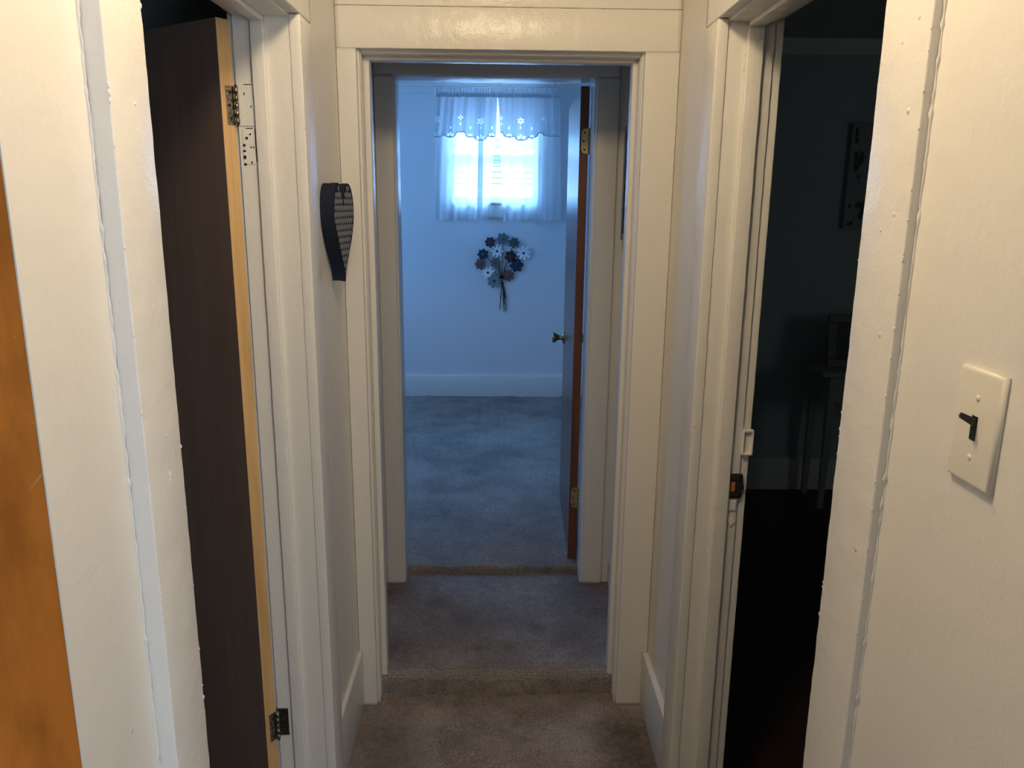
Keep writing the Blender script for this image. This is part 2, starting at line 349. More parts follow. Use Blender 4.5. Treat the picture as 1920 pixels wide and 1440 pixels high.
# baseboards and mouldings
boards('baseboard_left', [((-0.447, 1.90, 0), (-0.433, 2.281, 0.203))], PAINT_S, kind=st, r=0.004)
boards('baseboard_right', [((0.478, 1.875, 0), (0.497, 2.281, 0.20))], PAINT_S, kind=st, r=0.004)
boards('baseboard_passage', [((-0.489, 2.45, 0.06), (-0.475, 2.99, 0.17)), ((0.463, 2.45, 0.06), (0.478, 2.99, 0.17)), ((-0.478, 2.978, 0.07), (-0.4525, 2.99, 0.168))], PAINT_S, kind=st)
boards('baseboard_far', [((-1.9, 6.03, 0.09), (0.88, 6.05, 0.283))], PAINT_S, kind=st, r=0.004)
boards('trim_9', [((-1.9, 6.036, 2.437), (0.88, 6.052, 2.46)), ((-1.9, 6.045, 2.385), (-0.476, 6.052, 2.392))], PAINT_S, kind=st)

# ------------------------------------------------------------------ door frames (trim)
def side_frame(name, sgn, face, wall, out, y0, y1, cw0, cw1, stop0, stop1, roomface):
    """cased opening in a side wall; sgn -1 left, +1 right"""
    root = empty(name, (face, y0, 0), kind=st)
    root.location = (0, 0, 0)
    boards('casing_leg', [((face, y0-cw0, 0), (wall, y0, 2.010))], PAINT, root)
    boards('casing_leg', [((face, y1, 0), (wall, y1+cw1, 2.008))], PAINT, root)
    boards('head_casing', [((face, y0-cw0, 2.0095), (wall+sgn*.001, y1+cw1, 2.118))], PAINT, root)
    jl = 0.016
    boards('jamb', [((wall-sgn*0.0005, y0-jl, 0), (out, y0+0.004, 2.004))], PAINT, root)
    far = boards('jamb', [((wall-sgn*0.0005, y1+0.004, 0), (out, y1+jl+.004, 2.004))], PAINT, root)
    boards('head_jamb', [((wall-sgn*0.0005, y0-jl, 2.0035), (out, y1+jl+.004, 2.02))], PAINT, root)
    boards('door_stop', [((stop0, y1-0.010, 0), (stop1, y1+0.0045, 1.993))], PAINT, root, r=0.003)
    boards('door_stop', [((stop0, y0+0.0035, 0), (stop1, y0+0.016, 1.993))], PAINT, root, r=0.003)
    boards('head_stop', [((stop0, y0+0.0035, 1.9925), (stop1, y1+0.0045, 2.0036))], PAINT, root, r=0.003)
    boards('casing_leg', [((out+sgn*.0005, y1+0.011, 0), (roomface, y1+0.10, 2.012))], PAINT, root)
    boards('casing_leg', [((out+sgn*.0005, y0-0.10, 0), (roomface, y0-0.011, 2.012))], PAINT, root)
    boards('head_casing', [((out+sgn*.0005, y0-0.10, 2.0125), (roomface, y1+0.10, 2.12))], PAINT, root)
    return root
FL = side_frame('trim_1', -1, -0.421, XL, -0.562, 1.002, 1.784, 0.102, 0.10, -0.497, -0.526, -0.578)
FR = side_frame('trim_2', 1, 0.460, 0.484, 0.585, 1.002, 1.770, 0.112, 0.10, 0.524, 0.559, 0.606)
def bead(name, x, y, z0, z1, rad, parent, seed):
    bm = bmesh.new(); n = int((z1-z0)/0.006); pts = []; rr = []
    for i in range(n+1):
        z = z0+(z1-z0)*i/n
        pts.append((x+noise.noise(Vector((z*60, seed, 0)))*rad*.5, y+noise.noise(Vector((z*40, seed, 5)))*rad*.8, z))
        rr.append(rad*(0.55+max(0, noise.noise(Vector((z*90, seed, 9))))*1.3+0.5*max(0, noise.noise(Vector((z*9, seed, 2))))))
    tube(bm, pts, rr, 8); link(name, bm, PAINT, parent)
bead('caulk_bead', XL+0.0003, 0.8985, 0.05, 2.1, 0.0028, FL, 1.0)
bead('caulk_bead', XRn-0.0003, 0.8890, 0.05, 2.1, 0.0028, FR, 4.0)
def drips(parent, lst, n, seed):
    rnd = random.Random(seed); bm = bmesh.new()
    for i in range(n):
        (x, y, ax) = rnd.choice(lst); z = rnd.uniform(0.3, 1.98); rad = rnd.uniform(0.0008, 0.0019)
        bmesh.ops.create_icosphere(bm, subdivisions=2, radius=rad, matrix=Matrix.Translation((x, y, z)) @ Matrix.Diagonal((0.7, 0.9, rnd.uniform(1.0, 2.2), 1)))
    for f in bm.faces: f.smooth = True
    link('paint_drips', bm, PAINT, parent)
drips(FL, [(-0.4215, 0.9005, 0), (-0.4215, 0.9005, 0), (-0.4215, 1.001, 0), (-0.4212, 0.96, 0), (-0.4215, 1.7845, 0), (-0.443, 1.7845, 0), (-0.498, 1.7745, 0)], 110, 3)
drips(FR, [(0.4605, 0.891, 0), (0.4605, 0.891, 0), (0.4605, 1.001, 0), (0.4602, 0.95, 0), (0.4605, 1.7705, 0), (0.482, 1.7705, 0), (0.525, 1.7605, 0), (0.522, 1.7735, 0)], 130, 5)
FR2 = boards('wall_filler', [((0.4715, 0.999, 2.021), (0.486, 1.9, 2.14))], PAINT, FR)

FC = empty('trim_3', kind=st)
boards('casing_leg', [((XL+.001, 2.279, 0), (-0.391, 2.302, 2.0295))], PAINT, FC)
boards('casing_leg', [((0.399, 2.279, 0), (XR-.001, 2.302, 2.0295))], PAINT, FC)
boards('head_casing', [((XL+.001, 2.279, 2.030), (XR-.001, 2.302, 2.137))], PAINT, FC)
boards('upper_board', [((XL+.001, 2.2815, 2.1385), (XR-.001, 2.302, CZ-.001))], PAINT, FC)
boards('jamb', [((-0.3965, 2.312, 0), (-0.383, 2.428, 2.022)), ], PAINT, FC)
boards('jamb', [((0.392, 2.312, 0), (0.405, 2.428, 2.022))], PAINT, FC)
boards('head_jamb', [((-0.3965, 2.312, 2.0215), (0.405, 2.428, 2.034))], PAINT, FC)
boards('casing_back', [((-0.402, 2.296, 0), (-0.3905, 2.316, 2.031)), ((0.3985, 2.296, 0), (0.41, 2.316, 2.031)), ((-0.40, 2.296, 2.0295), (0.41, 2.316, 2.04))], PAINT, FC)
boards('door_stop', [((-0.3835, 2.352, 0), (-0.367, 2.40, 2.0125))], PAINT, FC, r=0.003)
boards('door_stop', [((0.378, 2.352, 0), (0.3925, 2.40, 2.0125))], PAINT, FC, r=0.003)
boards('head_stop', [((-0.3835, 2.352, 2.012), (0.3925, 2.40, 2.022))], PAINT, FC, r=0.003)

FB = empty('trim_4', kind=st)
boards('casing_leg', [((-0.451, 2.972, 0.08), (-0.383, 2.992, 2.066))], PAINT_S, FB, r=0.005)
boards('casing_leg', [((0.352, 2.972, 0.08), (0.437, 2.992, 2.066))], PAINT_S, FB, r=0.009)
boards('head_casing', [((-0.451, 2.972, 2.0665), (0.437, 2.992, 2.155))], PAINT_S, FB)
boards('jamb', [((-0.390, 2.985, 0.07), (-0.377, 3.105, 2.063))], PAINT_S, FB)
boards('jamb', [((0.346, 2.985, 0.07), (0.358, 3.105, 2.063))], PAINT_S, FB)
boards('head_jamb', [((-0.390, 2.985, 2.0625), (0.358, 3.105, 2.075))], PAINT_S, FB)

# ------------------------------------------------------------------ hinges
def hinge(name, M, parent, h, w1, w2, a1, a2, rb=0.0045, cut=False, screwM=HOLE):
    """butt hinge about the origin: two leaves at plan angles a1 and a2, barrel with knuckles"""
    root = empty(name); root.parent = parent
    for w, a, nm in ((w1, a1, 'leaf'), (w2, a2, 'leaf')):
        bm = bmesh.new(); hh = h/2; pts = []
        if cut: prof = [(0.002, -hh), (w*.55, -hh), (w*.85, -hh*.88), (w, -hh*.6), (w, hh*.6), (w*.85, hh*.88), (w*.55, hh), (0.002, hh)]
        else: prof = [(0.002, -hh), (w, -hh), (w, hh), (0.002, hh)]
        prism(bm, [(x, 0.0, z) for x, z in prof], (0, 0.0022, 0)); fix(bm)
        xbm(bm, Matrix.Rotation(a, 4, 'Z'))
        lf = link(nm, bm, M, root)
        bm = bmesh.new()
        for k, zz in enumerate((-0.34, 0.0, 0.34)):
            xx = w*(0.55 if k != 1 else 0.68)
            for s in (-1, 1):
                bmesh.ops.create_cone(bm, segments=10, radius1=0.0036, radius2=0.0036, depth=0.0006, cap_ends=True, matrix=Matrix.Translation((xx, 0.0011+s*0.0013, zz*h)) @ Matrix.Rotation(math.pi/2, 4, 'X'))
        xbm(bm, Matrix.Rotation(a, 4, 'Z')); link('screw_holes', bm, screwM, lf)
    bm = bmesh.new()
    for k in range(5):
        z0 = -h/2+h*k/5; tube(bm, [(0, 0, z0+0.0008), (0, 0, z0+h/5-0.0008)], rb, 12)
    tube(bm, [(0, 0, -h/2-.003), (0, 0, h/2+.003)], rb*0.72, 10)
    link('barrel', bm, M, root)
    return root

# ------------------------------------------------------------------ doors
# left room door, open past square: pale raw edge, brown veneer faces
A = Vector((-0.5855, 1.7475, 0)); ang = math.radians(145)
D1 = empty('door_1', A, ang, kind=st, label='brown veneer door with raw pine edge, standing open in the left doorway')
def slab(root, w, t, z0, z1, Mf, Me, side=-1):
    bm = bmesh.new(); box(bm, (0, 0, z0), (w, side*t, z1), 0.0012)
    fix(bm)
    for f in bm.faces: f.material_index = 0 if abs(f.normal.y) > 0.9 else 1
    return link('door_slab', bm, [Mf, Me], root)
slab(D1, 0.765, 0.034, 0.012, 1.993, UMBER, PINE)
bmh = None
for zc, hgt in ((1.822, 0.078), (0.306, 0.078)):
    h = hinge('hinge', OLDM, D1, hgt, 0.021, 0.029, math.radians(0), math.radians(-90))
    # local frame of the door: barrel just off the back corner of the edge
    h.location = (-0.0075, -0.0325, zc)
    h.rotation_euler = (0, 0, -math.radians(0))
for h in [c for c in D1.children if c.name.startswith('hinge')]:
    # leaf on the slab edge runs along local +y; leaf on the jamb runs along world +x
    lv = [c for c in h.children if c.name.startswith('leaf')]
    lv[0].rotation_euler = (0, 0, math.radians(90)); lv[0].location = (0.0072, 0.0, 0)
    lv[1].rotation_euler = (0, 0, -ang+math.radians(90)); lv[1].location = (0.0134, -0.0091, 0)
    if h.location.z > 1:
        lv[1].data.materials[0] = PAINT; lv[1].children[0].data.materials[0] = PAINT

# amber closet door beside the camera
D2 = empty('door_2', (-0.4468, 0.738, 0), 0, kind=st, label='amber varnished wooden door at the near left edge')
bm = bmesh.new(); box(bm, (0, 0, 0.012), (-0.90, 0.035, 2.03), 0.0015); DS2 = link('door_slab', bm, AMBER, D2)
SCR = mat('pale_scratch', (0.72, 0.50, 0.28), 0.6)
bm = bmesh.new()
tube(bm, [(-0.0188, 0, 1.3442), (-0.0090, 0, 1.3549), (-0.0015, 0, 1.3640)], [0.0002, 0.0004, 0.0002], 5)
for (x, z, h) in ((-0.004, 1.4152, .0009), (-0.0020, 1.2637, .0012), (-0.0018, 1.2038, .0008), (-0.0012, 1.1176, .002), (-0.0012, 1.0525, .0025), (-0.010, 1.50, .0007)):
    bmesh.ops.create_icosphere(bm, subdivisions=1, radius=1.0, matrix=Matrix.Translation((x, 0, z)) @ Matrix.Diagonal((0.0006, 0.0003, h, 1)))
link('scratches', bm, SCR, D2)
# bedroom door, open inward
dang = math.atan2(0.81, 0.022)
D3 = empty('door_3', (0.308, 3.122, 0), dang, kind=st, label='dark wood veneer door open into the bedroom')
slab(D3, 0.735, 0.034, 0.125, 2.055, MAHV, REDW)
for zc in (1.855, 0.405):
    h = hinge('hinge', BRASS, D3, 0.092, 0.029, 0.018, 0, 0, cut=True)
    h.location = (-0.003, -0.0375, zc)
    lv = [c for c in h.children if c.name.startswith('leaf')]
    lv[0].rotation_euler = (0, 0, math.radians(90)); lv[0].location = (0.0, 0.002, 0)
    lv[1].rotation_euler = (0, 0, math.radians(-78)); lv[1].location = (0.0, -0.002, 0)
def lathe(bm, prof, seg=24, mi=0):
    rings = [[bm.verts.new((r*math.cos(2*math.pi*k/seg), r*math.sin(2*math.pi*k/seg), z)) for k in range(seg)] for r, z in prof]
    for i in range(len(rings)-1):
        for k in range(seg):
            f = bm.faces.new((rings[i][k], rings[i][(k+1) % seg], rings[i+1][(k+1) % seg], rings[i+1][k])); f.smooth = True; f.material_index = mi
    bm.faces.new(list(reversed(rings[0]))); bm.faces.new(rings[-1])
for side in (1, -1):
    bm = bmesh.new(); lathe(bm, [(0.031, 0), (0.032, 0.003), (0.027, 0.008), (0.014, 0.010), (0.012, 0.026), (0.016, 0.034), (0.025, 0.046), (0.0265, 0.054), (0.024, 0.0585), (0.010, 0.060)])
    fix(bm)
    k = link('door_knob', bm, KNOBM, D3)
    k.rotation_euler = (math.radians(-90 if side > 0 else 90), 0, 0); k.location = (0.665, 0.0 if side > 0 else -0.034, 0.978)

# painted-over old hinge mortise on the left jamb, hinge seat and paint blobs
bm = bmesh.new()
box(bm, (-0.532, 1.7855, 1.702), (-0.558, 1.790, 1.777), 0.001); box(bm, (-0.528, 1.7845, 1.782), (-0.5605, 1.789, 1.866), 0.001)
link('painted_hinge_seat', bm, PAINT, FL)
bm = bmesh.new()
for (x, z, sx, sz) in ((-.534, 1.7775, .024, .0012), (-.531, 1.867, .028, .0012), (-.5285, 1.742, .0012, .07), (-.545, 1.757, .010, .006), (-.538, 1.765, .006, .004), (-.5385, 1.738, .004, .004), (-.533, 1.738, .003, .004),
                       (-.551, 1.742, .010, .006), (-.551, 1.730, .011, .004), (-.551, 1.717, .011, .008), (-.551, 1.702, .010, .005), (-.538, 1.706, .005, .005), (-.546, 1.848, .005, .006), (-.533, 1.822, .004, .005)):
    box(bm, (x-0.001, 1.7840, z-sz/2), (x-0.001-sx*.6, 1.7875, z+sz/2), min(sx*.6, sz)*0.3)
link('chipped_spots', bm, HOLE, FL)

# strike plate and keeper on the right jamb
SX = 0.563
bm = bmesh.new()
yj = 1.7735
pts = [(SX, yj, 0.932), (SX+.026, yj, 0.932), (SX+.030, yj, 0.940), (SX+.030, yj, 0.990), (SX+.026, yj, 0.996), (SX, yj, 0.996)]
prism(bm, pts, (0, -0.002, 0)); fix(bm)
sp_ = link('strike_plate', bm, OLDM, FR)
bm = bmesh.new(); box(bm, (SX+.012, yj-.0032, 0.960), (SX+.022, yj-.001, 0.990), .001); box(bm, (SX+.014, yj-.0033, 0.955), (SX+.034, yj-.001, 0.967), .001); link('latch_hole', bm, HOLE, sp_)
bm = bmesh.new(); box(bm, (SX+.001, yj-.0034, 0.951), (SX+.012, yj-.001, 0.975), .001); link('bare_wood', bm, COPPER, sp_)
bm = bmesh.new()
for (x, z, w, h) in ((0.586, 1.074, .0035, .060), (0.6075, 1.074, .0045, .060), (0.597, 1.103, .024, .006), (0.597, 1.0455, .024, .005)):
    box(bm, (x-w/2, 1.768, z-h/2), (x+w/2, 1.779, z+h/2), 0.0012)
box(bm, (0.587, 1.7765, 1.047), (0.607, 1.780, 1.101), .001)
link('painted_keeper', bm, PAINT, FR)
bm = bmesh.new()
prism(bm, [(SX-.001, yj, 0.925), (SX+.018, yj, 0.927), (SX+.016, yj, 0.905), (SX+.004, yj, 0.902), (SX-.001, yj, .907)], (0, -0.003, 0))
prism(bm, [(SX+.003, yj, 0.872), (SX+.012, yj, 0.884), (SX+.018, yj, 0.873), (SX+.009, yj, 0.860)], (0, -0.003, 0))
for i in range(10):
    x = SX+.006+random.random()*.012; z = 0.88+random.random()*0.05
    bmesh.ops.create_icosphere(bm, subdivisions=1, radius=0.002+random.random()*.002, matrix=Matrix.Translation((x, yj, z)))
fix(bm); link('paint_blobs', bm, PAINT, FR)

# ------------------------------------------------------------------ light switch
SW = empty('light_switch', (XRn, 0.7265, 1.418)); tag(SW, 'ivory wall plate with a black toggle switch on the right cream wall', 'light switch')
bm = bmesh.new(); box(bm, (0.0, -0.035, -0.0575), (-0.0062, 0.035, 0.0575)); fix(bm)
fe = [e for e in bm.edges if all(v.co.x < -0.005 for v in e.verts)]
bmesh.ops.bevel(bm, geom=fe, offset=0.0042, segments=5, profile=0.5, affect='EDGES')
for f in bm.faces: f.smooth = True
link('wall_plate', bm, IVORY, SW)
bm = bmesh.new(); box(bm, (-0.0055, -0.0048, -0.0122), (-0.0068, 0.0048, 0.0122), 0.0003); link('toggle_slot', bm, BLACK, SW)
bm = bmesh.new()
pa = [(-0.006, -0.0040, 0.0010), (-0.006, 0.0040, 0.0010), (-0.006, 0.0040, 0.0100), (-0.006, -0.0040, 0.0100)]
pb = [(-0.0215, -0.0034, 0.0105), (-0.0215, 0.0034, 0.0105), (-0.0200, 0.0034, 0.0158), (-0.0200, -0.0034, 0.0158)]
va = [bm.verts.new(p) for p in pa]; vb = [bm.verts.new(p) for p in pb]
bm.faces.new(va); bm.faces.new(vb[::-1])
for i in range(4): bm.faces.new((va[i], vb[i], vb[(i+1) % 4], va[(i+1) % 4]))
fix(bm); bmesh.ops.bevel(bm, geom=list(bm.edges), offset=0.0009, segments=2, affect='EDGES'); link('toggle', bm, BLACK, SW)
for zz in (0.030, -0.030):
    bm = bmesh.new(); bmesh.ops.create_uvsphere(bm, u_segments=14, v_segments=8, radius=0.0036, matrix=Matrix.Translation((-0.0058, 0, zz)) @ Matrix.Diagonal((0.5, 1, 1, 1)))
    link('screw', bm, IVORY, SW, smooth=True)

# ------------------------------------------------------------------ heart shaped box on the left wall
HB = empty('heart_box', (-0.4375, 2.085, 1.545), math.radians(-5.5)); tag(HB, 'heart-shaped navy box with a leaf-patterned lid hung on the hall wall', 'heart box')
def heart(n=72, sc=1.0):
    P = []
    for i in range(n):
        t = 2*math.pi*i/n
        x = 16*math.sin(t)**3; y = 13*math.cos(t)-5*math.cos(2*t)-2*math.cos(3*t)-math.cos(4*t)
        x = x/16.0; y = (y+17)/29.0
        a = 0.082 if x < 0 else 0.098
        # squarer shoulders, straighter flanks than the plain curve
        P.append((x*a*sc-0.004, (y-0.5)*0.252*sc))
    return P
T_ = 0.036
bm = bmesh.new(); prism(bm, [(0, s, z) for s, z in heart(sc=0.99)], (T_*0.9, 0, 0)); fix(bm); link('box_body', bm, NAVY, HB)
bm = bmesh.new()
hp = heart(); prism(bm, [(T_*0.62, s, z) for s, z in hp], (T_*0.38, 0, 0)); fix(bm)
def inside(px, pz, poly):
    r = False; j = len(poly)-1
    for i in range(len(poly)):
        (xi, zi), (xj, zj) = poly[i], poly[j]
        if (zi > pz) != (zj > pz) and px < (xj-xi)*(pz-zi)/(zj-zi)+xi: r = not r
        j = i
    return r
for r_ in range(16):
    for c in range(-7, 8):
        s0 = c*0.0185+(0.00925 if r_ % 2 else 0); z0 = -0.128+r_*0.0163
        for sd, ww, hh, oz in ((0, 0.0034, 0.0165, 0.001), (-1, 0.0016, 0.0125, 0.006), (1, 0.0016, 0.0125, 0.006)):
            c0 = s0+sd*0.0056
            lp = [(c0, z0+oz), (c0+ww, z0+oz+hh*.35), (c0+ww*.7, z0+oz+hh*.75), (c0-sd*.0015, z0+oz+hh), (c0-ww*.7, z0+oz+hh*.75), (c0-ww, z0+oz+hh*.35)]
            if all(inside(a_*1.04, b_*1.04, hp) for a_, b_ in lp):
                v = [bm.verts.new((T_+0.0008, a_, b_)) for a_, b_ in lp]
                w = [bm.verts.new((T_-0.0005, a_, b_)) for a_, b_ in lp]
                bm.faces.new(v).material_index = 1
                for i in range(6): bm.faces.new((v[i], w[i], w[(i+1) % 6], v[(i+1) % 6])).material_index = 1
link('box_lid', bm, [NAVY, LEAFP], HB)

# ------------------------------------------------------------------ picture on the passage wall, seen edge-on
PF = empty('picture_frame', (0.476, 2.73, 1.70)); tag(PF, 'dark picture frame seen edge-on on the passage wall right of the inner doorway', 'picture')
BLK = mat('black_frame_wood', (0.025, 0.024, 0.022), 0.4)
PICG = mat('muted_grey_print', (0.22, 0.23, 0.2), 0.5, build=lambda nt, b: nt.links.new(ramp(nt, noi(nt, coords(nt), 14, 4), [(0.35, (0.10, 0.12, 0.10)), (0.6, (0.34, 0.34, 0.30))]), b.inputs['Base Color']))
bm = bmesh.new()
for a, b in (((-.001, -.17, -.205), (-.030, .17, -.18)), ((-.001, -.17, .165), (-.030, .17, .19)), ((-.001, -.17, -.18), (-.030, -.145, .165)), ((-.001, .145, -.18), (-.030, .17, .165))): box(bm, a, b, .002)
link('frame', bm, BLK, PF); bm = bmesh.new(); box(bm, (-.001, -.146, -.181), (-.012, .146, .166)); link('picture', bm, PICG, PF)

# ------------------------------------------------------------------ bedroom window
WN = empty('window_1', kind=st)
cw = [((-0.475, 6.030, 1.60), (WX0, 6.052, 2.436)), ((WX1, 6.030, 1.60), (0.455, 6.052, 2.436)), ((WX0-.001, 6.030, WZ1), (WX1+.001, 6.052, 2.436))]
boards('window_casing', cw, PAINT_S, WN)
boards('window_sill', [((-0.49, 6.018, 1.603), (0.47, 6.06, 1.621))], PAINT_S, WN, r=0.005)
boards('window_apron', [((-0.475, 6.032, 1.505), (0.455, 6.05, 1.602))], PAINT_S, WN)
sash = [((WX0, 6.09, WZ0), (WX0+.03, 6.12, WZ1)), ((WX1-.03, 6.09, WZ0), (WX1, 6.12, WZ1)), ((WX0, 6.09, WZ0), (WX1, 6.12, WZ0+.035)), ((WX0, 6.09, WZ1-.035), (WX1, 6.12, WZ1)), ((WX0, 6.085, 2.005), (WX1, 6.125, 2.035))]
boards('sash', sash, PAINT_S, WN, jit=0.0003)
boxes('pane', [((WX0+.02, 6.104, WZ0+.02), (WX1-.02, 6.108, WZ1-.02))], GLASS, WN)

# outdoors: the neighbouring building (grey siding, white gutter and footing, grey roof)
SIDG = mat('grey_siding', (0.26, 0.28, 0.34), 0.7); WHT = mat('white_exterior_trim', (0.8, 0.82, 0.85), 0.6); ROOFG = mat('grey_shingle', (0.13, 0.15, 0.19), 0.9)
NB = empty('neighbour_building', (0, 9.0, 0)); tag(NB, 'grey clapboard building glimpsed outside between the curtains', 'building')
bm = bmesh.new()
for i in range(6):
    z0 = 1.76+i*0.062
    vs = [(-4, 9.0-9.0-0.014, z0), (4, -0.014, z0), (4, 0.0, z0+0.062), (-4, 0.0, z0+0.062)]
    bm.faces.new([bm.verts.new(p) for p in vs]); bm.faces.new([bm.verts.new(p) for p in ((-4, 0.0, z0), (4, 0.0, z0), (4, -0.014, z0), (-4, -0.014, z0))])
link('siding', bm, SIDG, NB)
boxes('gutter', [((-4.1, -0.10, 2.125), (4.1, 0.0, 2.205))], WHT, NB, bev=.01)
boxes('wall_footing', [((-4, -0.02, -1.0), (4, 0.1, 1.755))], WHT, NB)
bm = bmesh.new(); prism(bm, [(-4.2, -0.10, 2.205), (-4.2, -0.10, 2.225), (-4.2, 0.9, 2.36), (-4.2, 0.9, 2.205)], (8.4, 0, 0)); fix(bm); link('roof', bm, ROOFG, NB)
boxes('ground', [((-12, 6.3, -1.1), (12, 30, -1.0))], WHT, kind=st)

# ------------------------------------------------------------------ curtains
ROD = empty('curtain_rod', (0, 5.968, 2.366)); tag(ROD, 'slim white curtain rod carrying the valance and voile panels over the window', 'curtain rod')
bm = bmesh.new(); tube(bm, [(-0.462, 0, 0), (0.44, 0, 0)], 0.0055, 12); link('rod', bm, PAINT_S, ROD)
for sx in (-0.462, 0.44):
    bm = bmesh.new(); tube(bm, [(sx, 0, 0), (sx, 0.063, 0)], 0.0055, 10); link('bracket', bm, PAINT_S, ROD)

def curtain(name, xt0, xt1, xb0, xb1, z1, zb, folds, amp, y, M, holes=(), cell=0.0035, scal=None, seed=0, flare=1.0, ph=0.0):
    """hanging cloth: gathered at the top, folds opening toward a shaped hem; eyelets are real holes"""
    z1_ = z1; nx = int(max(abs(xt1-xt0), abs(xb1-xb0))/cell); nz = int((z1-zb)/cell)
    bm = bmesh.new(); g = []
    for j in range(nz+1):
        v = j/nz; row = []
        for i in range(nx+1):
            u = i/nx
            hem = scal(u) if scal else 0.0
            z = z1_+(zb+hem-z1_)*v
            x = (xt0+(xt1-xt0)*u)*(1-v**0.8)+(xb0+(xb1-xb0)*u)*v**0.8
            gather = math.exp(-v*9)
            a = amp*(0.35+0.65*min(1, v*flare*1.6))
            w = math.sin(2*math.pi*folds*u+ph+1.4*noise.noise(Vector((u*3+seed, v*0.8, 1)))*2)+0.5*math.sin(2*math.pi*folds*2.3*u+seed+v)
            w2 = math.sin(2*math.pi*folds*5.1*u+seed*3+noise.noise(Vector((u*20, seed, 3)))*3)*0.007*gather
            xx = x+0.004*math.cos(2*math.pi*folds*u+ph)*v
            row.append(bm.verts.new((xx, y+a*w*0.55+w2, z)))
        g.append(row)
    for j in range(nz):
        for i in range(nx):
            u = (i+.5)/nx; v = (j+.5)/nz
            if holes:
                hem = scal(u) if scal else 0.0
                xs = u*abs(xb1-xb0); dz = (1-v)*(z1_-zb-hem)   # metres along the cloth / above the hem
                if any(h(xs, dz, hem) for h in holes): continue
            bm.faces.new((g[j][i], g[j][i+1], g[j+1][i+1], g[j+1][i])).smooth = True
    return link(name, bm, M)
def ell(cx, cz, a, b, rot=0.0):
    c, s = math.cos(rot), math.sin(rot)
    def f(x, z, hem):
        X, Z = x-cx, z+hem-cz; p, q = X*c+Z*s, -X*s+Z*c
        return (p/a)**2+(q/b)**2 < 1
    return f
def flower_holes(cx, cz, R, n):
    return [ell(cx+R*math.cos(t), cz+R*math.sin(t), R*0.62, R*0.30, t) for t in [math.pi/2+2*math.pi*k/n for k in range(n)]]
def drop(cx, cz): return [ell(cx, cz, 0.003, 0.011)]
def fan(cx, cz, R):
    return [ell(cx+R*0.55*math.cos(t), cz+0.004+R*0.55*math.sin(t), R*0.33, R*0.16, t) for t in (math.radians(35), math.radians(90), math.radians(145))]+[ell(cx-R*.62, cz+R*.12, R*.3, R*.14, .3), ell(cx+R*.62, cz+R*.12, R*.3, R*.14, -.3)]
# valance, two halves meeting at a slit
def scal_of(W_, bumps):
    def f(u):
        x = u*W_; d = 0.0
        for c, r, k in bumps:
            t = abs(x-c)/r
            if t < 1: d = max(d, k*math.sqrt(max(0, 1-t*t)))
        return -d
    return f
zb = 2.112
def holes_for(bumps, fls):
    H = []
    for c, r, k in bumps:
        H += fan(c, -k+0.004, min(r, 0.055)*0.72 if r > 0.04 else 0.02)
        if r < 0.05: H += drop(c, 0.032)
    for cx, cz, R, n in fls: H += flower_holes(cx, cz, R, n); H += drop(cx, cz-R-0.030)
    return H
bL = [(0.035, 0.050, 0.036), (0.125, 0.048, 0.036), (0.275, 0.040, 0.034), (0.345, 0.056, 0.056), (0.425, 0.038, 0.030)]
fL = [(0.028, 0.085, 0.017, 6), (0.196, 0.100, 0.012, 4), (0.345, 0.078, 0.016, 6)]
VL = curtain('valance', -0.452, -0.012, -0.482, -0.022, 2.418, zb, 4.2, 0.016, 5.940, COTTON, holes_for(bL, fL), cell=0.0028, scal=scal_of(0.46, bL), seed=1.3)
tag(VL, 'left half of the white cutwork valance with scalloped hem across the bedroom window', 'valance', 'cutwork valance halves')
bR = [(0.012, 0.030, 0.018), (0.080, 0.040, 0.022), (0.165, 0.052, 0.036), (0.250, 0.040, 0.028), (0.375, 0.110, 0.018)]
bR = [(0.070, 0.040, 0.032), (0.158, 0.056, 0.052), (0.238, 0.040, 0.036), (0.39, 0.08, 0.022)]
fR = [(0.012, 0.100, 0.010, 4), (0.158, 0.082, 0.015, 6), (0.322, 0.098, 0.012, 4)]
VR = curtain('valance', -0.012, 0.428, 0.004, 0.448, 2.418, zb, 4.4, 0.016, 5.940, COTTON, holes_for(bR, fR), cell=0.0028, scal=scal_of(0.444, bR), seed=4.1)
tag(VR, 'right half of the white cutwork valance with scalloped hem, next to the open door', 'valance', 'cutwork valance halves')
# stitched hem cord of each half, and the dense casing that gathers on the rod
def hem_cord(src, W_, xb0, xb1, sc, parent):
    bm = bmesh.new()
    me = src.data
    # follow the lowest row of the cloth
    n = 160; pts = []
    dz = sorted(((v.co.x, v.co.z, v.co.y) for v in me.vertices), key=lambda t: t[0])
    for i in range(n):
        xa = xb0+(xb1-xb0)*i/(n-1); near = [t for t in dz if abs(t[0]-xa) < 0.006]
        if near: q = min(near, key=lambda t: t[1]); pts.append((xa, q[2]-0.001, q[1]))
    tube(bm, pts, 0.0036, 6); link('scalloped_edge', bm, STITCH, parent)
hem_cord(VL, 0.46, -0.478, -0.028, None, VL); hem_cord(VR, 0.444, 0.008, 0.444, None, VR)
def gathered(x0, x1, parent):
    bm = bmesh.new(); n = 260; rows = []
    for j, (z, k) in enumerate(((2.352, 0.6), (2.358, 1), (2.366, 1.0), (2.374, 1), (2.380, .6))):
        rows.append([bm.verts.new((x0+(x1-x0)*i/n, 5.9395-0.006*k+0.0045*math.sin(i*1.05+2*noise.noise(Vector((i*.13, j*.4, 2)))*3), z)) for i in range(n+1)])
    for j in range(4):
        for i in range(n): bm.faces.new((rows[j][i], rows[j][i+1], rows[j+1][i+1], rows[j+1][i])).smooth = True
    link('rod_pocket', bm, COTTON, parent)
gathered(-0.452, -0.012, VL); gathered(-0.012, 0.428, VR)
